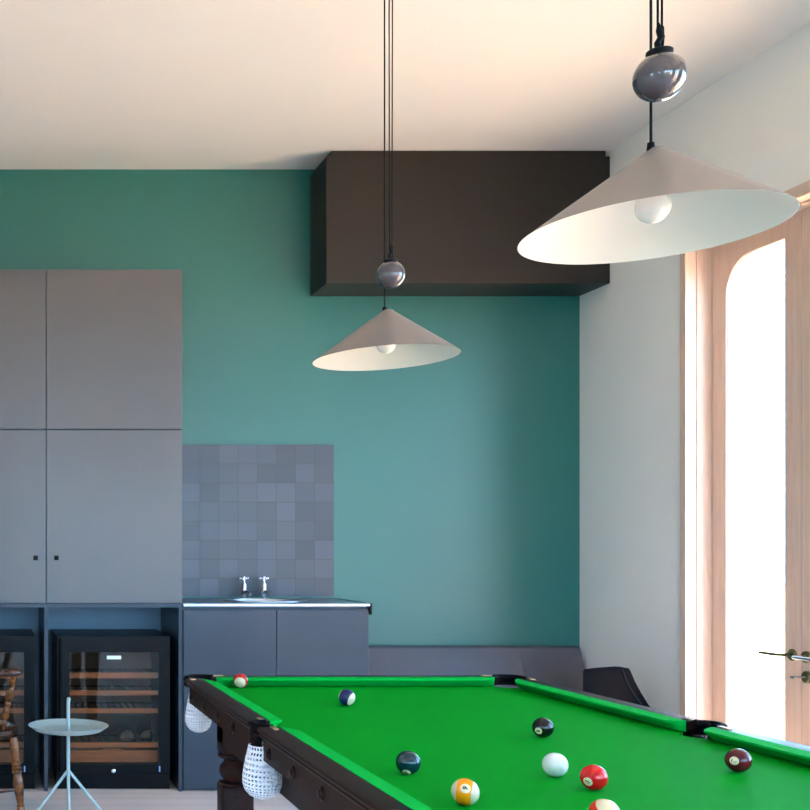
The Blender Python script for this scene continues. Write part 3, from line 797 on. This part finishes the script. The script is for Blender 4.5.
pool_ball(465.2, 792.1, ball_mat('yellow_stripe', (0.78, 0.25, 0.004), 0.52), 'yellow-and-cream striped number nine ball near the bottom edge', 9, (0.02, 0.27), 70, pole=(0.985, -0.12))
pool_ball(738.3, 760.5, ball_mat('maroon_ball', (0.075, 0.004, 0.010)), 'solid maroon number seven ball beside the right middle pocket', 7, (-0.30, -0.07), 80)

# ------------------------------------------------------------------ pendant lamps
def pendant(rim, n, apex_off, cord_x, ball_x, ball_z, label, rr=0.208):
    rim = Vector(rim); n = Vector(n).normalized()
    L = thing('pendant_lamp', label, 'lamp', tuple(rim), group='rise-and-fall pendants over the pool table')
    H = 0.138; rt = 0.017
    ap = rim + n * H + Vector((apex_off, 0, 0))
    e1 = Vector((1, 0, 0)); e1 = (e1 - n * e1.dot(n)).normalized(); e2 = n.cross(e1)
    def ring(c, r, N=96): return [c + (e1 * math.cos(2 * math.pi * k / N) + e2 * math.sin(2 * math.pi * k / N)) * r for k in range(N)]
    def skin(rings, cap_last=False):
        t = bmesh.new(); V = [[t.verts.new(p) for p in r] for r in rings]; N = len(V[0])
        for a, b in zip(V, V[1:]):
            for k in range(N): t.faces.new((a[k], a[(k + 1) % N], b[(k + 1) % N], b[k]))
        if cap_last: t.faces.new(V[-1])
        m = MB(); m.add(t); return m
    top = ap; 
    sh = skin([ring(rim - n * 0.001, rr - 0.0012), ring(rim - n * 0.001, rr), ring(top, rt), ring(top + n * 0.004, rt * 0.8), ring(top + n * 0.004, 0.004)], True).build('shade', M['shade'], L, 30)
    skin([ring(rim - n * 0.001, rr - 0.0012), ring(rim, rr - 0.004), ring(top - n * 0.008, rt - 0.002)], True).build('lining', M['lining'], sh, 30)
    bc = Vector((cord_x, rim.y, rim.z + 0.042)) - n * 0.0
    bc = rim + n * 0.040 + Vector((apex_off * 0.3, 0, 0))
    b = MB(); r = 0.0275
    prof = [(0, -r)] + [(r * math.sin(a), -r * math.cos(a)) for a in [math.pi * k / 20 for k in range(1, 16)]] + [(0.014, 0.030), (0.013, 0.045)]
    b.lathe(prof + [(0, 0.045)], tuple(bc), 32); b.build('bulb', M['bulb'], L, 50)
    MB().lathe([(0, 0.045), (0.012, 0.045), (0.012, 0.070), (0.010, 0.076), (0, 0.076)], tuple(bc), 24).build('lamp_holder', M['lining'], L, 40)
    tz = top.z + 0.004
    MB().tube([(cord_x, top.y, tz), (cord_x, top.y, 2.7), (cord_x, top.y, ZC - 0.03)], 0.0023, 8).lathe([(0, 0), (0.007, 0), (0.0055, 0.014), (0, 0.014)], (cord_x, top.y, tz - 0.004), 16).build('power_cord', M['cord'], L, 40)
    by = top.y - 0.036; BRR = 0.0410 * by / top.y
    ball_x, ball_z = (ball_x + 10) / 1100 * by, CAM.z + (547 - ball_z) / 1100 * by
    bl = MB(); bl.sphere((ball_x, by, ball_z), BRR, 56, 36); bw = bl.build('counterweight', M['ceramic'], L, 60)
    MB().lathe([(0, 0), (0.020, 0), (0.0205, 0.002), (0.0205, 0.009), (0.018, 0.011), (0, 0.011)], (ball_x, by, ball_z + BRR - 0.006), 28).build('collar', M['black_matte'], bw, 40, off=tuple(rim))
    hz = ball_z + BRR + 0.005
    MB().tube([(ball_x - 0.001, by, hz), (ball_x - 0.004, by, hz + 0.012), (ball_x + 0.003, by, hz + 0.022), (ball_x - 0.001, by, hz + 0.034), (ball_x - 0.002, by, hz + 0.046)], [0.006, 0.005, 0.006, 0.005, 0.002], 8)\
        .tube([(ball_x + 0.004, by, hz), (ball_x + 0.006, by, hz + 0.020), (ball_x + 0.005, by, hz + 0.040)], 0.0025, 8).build('cord_knot', M['cord'], bw, 40, off=tuple(rim))
    for dx0, dx1 in ((-0.003, -0.004), (0.004, 0.0055)):
        MB().tube([(ball_x + dx0, by, hz + 0.036), (ball_x + dx1, by, 2.8), (ball_x + dx1, by, ZC - 0.03)], 0.0019, 8).build('lift_cord', M['cord'], L, 40)
    MB().lathe([(0, -0.03), (0.03, -0.03), (0.055, -0.012), (0.055, 0), (0, 0)], (ball_x - 0.005, top.y - 0.018, ZC - 0.0005), 32).build('ceiling_rose', M['shade'], L, 40)
    return L
pendant((1.139, 1.896, 1.826), (-0.022, 0.023, 1), 0.016, 1.141, 659.5, 77, 'nearer taupe cone pendant lamp at upper right, white inside')
pendant((1.172, 3.262, 1.841), (-0.024, 0.022, 1), 0.012, 1.171, 390.5, 275, 'farther taupe cone pendant lamp hanging in front of the dark box cabinet')

# ------------------------------------------------------------------ mint tray table
st = thing('side_table', 'pale mint metal tray table with central handle on three thin legs', 'side table', (0.373, 5.24, 0))
sx, sy, r = 0.373, 5.24, 0.190
MB().lathe([(0, 0.406), (0.150, 0.406), (0.156, 0.408), (r, 0.430), (r + .001, 0.433), (r - .002, 0.432), (0.153, 0.4105), (0.148, 0.409), (0, 0.409)], (sx, sy, 0), 64).build('tray', M['mint'], st, 30)
MB().tube([(sx, sy, 0.18), (sx, sy, 0.35), (sx, sy, 0.54), (sx + 0.001, sy, 0.549), (sx + 0.004, sy, 0.556), (sx + 0.010, sy, 0.557)], 0.0085, 14).sphere((sx + 0.001, sy, 0.556), 0.009, 14, 8).build('pole', M['mint'], st, 50)
for a in (-20, 200, 267):
    dx, dy = math.cos(R(a)), math.sin(R(a)); q = 0.186
    MB().tube([(sx + dx * .004, sy + dy * .004, 0.212), (sx + dx * q, sy + dy * q, 0.008)], 0.0075, 12).sphere((sx + dx * q, sy + dy * q, 0.0085), 0.0084, 12, 8).build('leg', M['mint'], st, 50)

# ------------------------------------------------------------------ turned wooden armchair
wc = thing('wooden_armchair', 'turned dark wood smoker\'s-bow armchair cut off by the left edge', 'chair', (-0.100, 5.30, 0), R(20), local=True)
def wbuild(mb, name, mat, smooth=40):
    o = mb.build(name, mat, None, smooth); o.parent = wc; return o
def seat_outline(s=1.0):
    p = []
    for k in range(48):
        a = 2 * math.pi * k / 48; c, s_ = math.cos(a), math.sin(a)
        p.append((0.215 * s * math.copysign(abs(c) ** 0.75, c), 0.235 * s * math.copysign(abs(s_) ** 0.7, s_)))
    return p
o1, o2, o3 = seat_outline(0.94), seat_outline(1.0), seat_outline(0.92)
t = bmesh.new(); L_ = [[t.verts.new((x, y, z)) for x, y in o] for o, z in ((o1, 0.4265), (o2, 0.420), (o2, 0.400), (o3, 0.380))]
t.faces.new(L_[0]); t.faces.new(L_[3][::-1])
for q in range(3):
    for k in range(48): t.faces.new((L_[q][k], L_[q + 1][k], L_[q + 1][(k + 1) % 48], L_[q][(k + 1) % 48]))
bmesh.ops.recalc_face_normals(t, faces=t.faces)
wbuild(MB().add(t), 'seat', M['chair_dark'])
LEGP = [(0.012, 0), (0.014, 0.02), (0.018, 0.10), (0.0185, 0.13), (0.016, 0.15), (0.0185, 0.157), (0.0185, 0.168), (0.015, 0.176), (0.019, 0.25), (0.024, 0.36), (0.026, 0.44), (0.021, 0.52), (0.019, 0.55), (0.025, 0.565), (0.025, 0.585), (0.020, 0.595), (0.025, 0.61), (0.025, 0.63), (0.020, 0.64), (0.025, 0.655), (0.024, 0.675), (0.017, 0.70), (0.020, 0.78), (0.021, 0.86), (0.018, 0.98), (0.0, 0.98)]
for (tx, ty, bx, by) in ((0.160, -0.175, 0.192, -0.205), (0.160, 0.175, 0.192, 0.205), (-0.130, -0.150, -0.215, -0.200), (-0.130, 0.150, -0.215, 0.200)):
    wbuild(MB().lathe([(0, 0)] + LEGP, seg=24, frm=(bx, by, 0.0), to=(tx, ty, 0.391)), 'leg', M['chair_wood'])
def lerp(a, b, f): return tuple(a[i] + (b[i] - a[i]) * f for i in range(3))
def leg_at(tx, ty, bx, by, f): return (bx + (tx - bx) * f, by + (ty - by) * f, 0.391 * f)
STP = [(0.009, 0), (0.012, 0.15), (0.017, 0.45), (0.018, 0.5), (0.017, 0.55), (0.012, 0.85), (0.009, 1)]
mids = []
for s_ in (-1, 1):
    a, b = leg_at(0.160, s_ * 0.175, 0.192, s_ * 0.205, 0.36), leg_at(-0.130, s_ * 0.150, -0.215, s_ * 0.200, 0.36)
    wbuild(MB().lathe(STP, seg=18, frm=a, to=b), 'stretcher', M['chair_dark']); mids.append(lerp(a, b, 0.5))
wbuild(MB().lathe(STP, seg=18, frm=mids[0], to=mids[1]), 'stretcher', M['chair_dark'])
# horseshoe arm rail
def rail_pt(u):                                         # u from 0 (near arm end) to 1 (far arm end)
    if u < 0.25: return (0.165 - (u / 0.25) * 0.22, -0.268 + 0.0 * u, 0.700)
    if u > 0.75: return (0.165 - ((1 - u) / 0.25) * 0.22, 0.268, 0.700)
    a = -math.pi / 2 - (u - 0.25) / 0.5 * math.pi
    return (-0.055 + 0.215 * math.cos(a), 0.268 * math.sin(a), 0.700)
N = 48
pts = [rail_pt(k / N) for k in range(N + 1)]
wd = [0.030 + 0.006 * (1 if (k < 5 or k > N - 5) else 0) for k in range(N + 1)]; wd[0] = wd[-1] = 0.016; wd[1] = wd[-2] = 0.030
wbuild(MB().tube(pts, wd, 16, flat=0.55), 'arm_rail', M['chair_dark'], 50)
cpts = [(p[0] - 0.012, p[1], 0.752) for p in pts[17:32]]
wbuild(MB().tube([(p[0] + .012, p[1], 0.725) for p in pts[16:33]], 0.022, 12).tube(cpts, 0.026, 12), 'crest_rail', M['chair_dark'], 50)
SPP = [(0.009, 0), (0.013, 0.10), (0.016, 0.16), (0.012, 0.2), (0.017, 0.24), (0.020, 0.30), (0.017, 0.38), (0.012, 0.45), (0.017, 0.47), (0.017, 0.50), (0.013, 0.53), (0.020, 0.62), (0.018, 0.72), (0.012, 0.78), (0.017, 0.80), (0.017, 0.83), (0.012, 0.85), (0.016, 0.90), (0.010, 1.0)]
for s_ in (-1, 1):
    wbuild(MB().lathe(SPP, seg=20, frm=(0.094, s_ * 0.200, 0.420), to=(0.130, s_ * 0.262, 0.690)), 'arm_support', M['chair_wood'])
for u in (0.17, 0.30, 0.38, 0.46, 0.54, 0.62, 0.70, 0.83):
    p = rail_pt(u); q = (p[0] * 0.74 + 0.01, p[1] * 0.74, 0.422)
    wbuild(MB().lathe([(0.007, 0), (0.009, 0.3), (0.010, 0.5), (0.009, 0.7), (0.007, 1)], seg=14, frm=q, to=(p[0], p[1], 0.692)), 'spindle', M['chair_wood'])

for o in BASES:
    if '_base' in o: del o['_base']
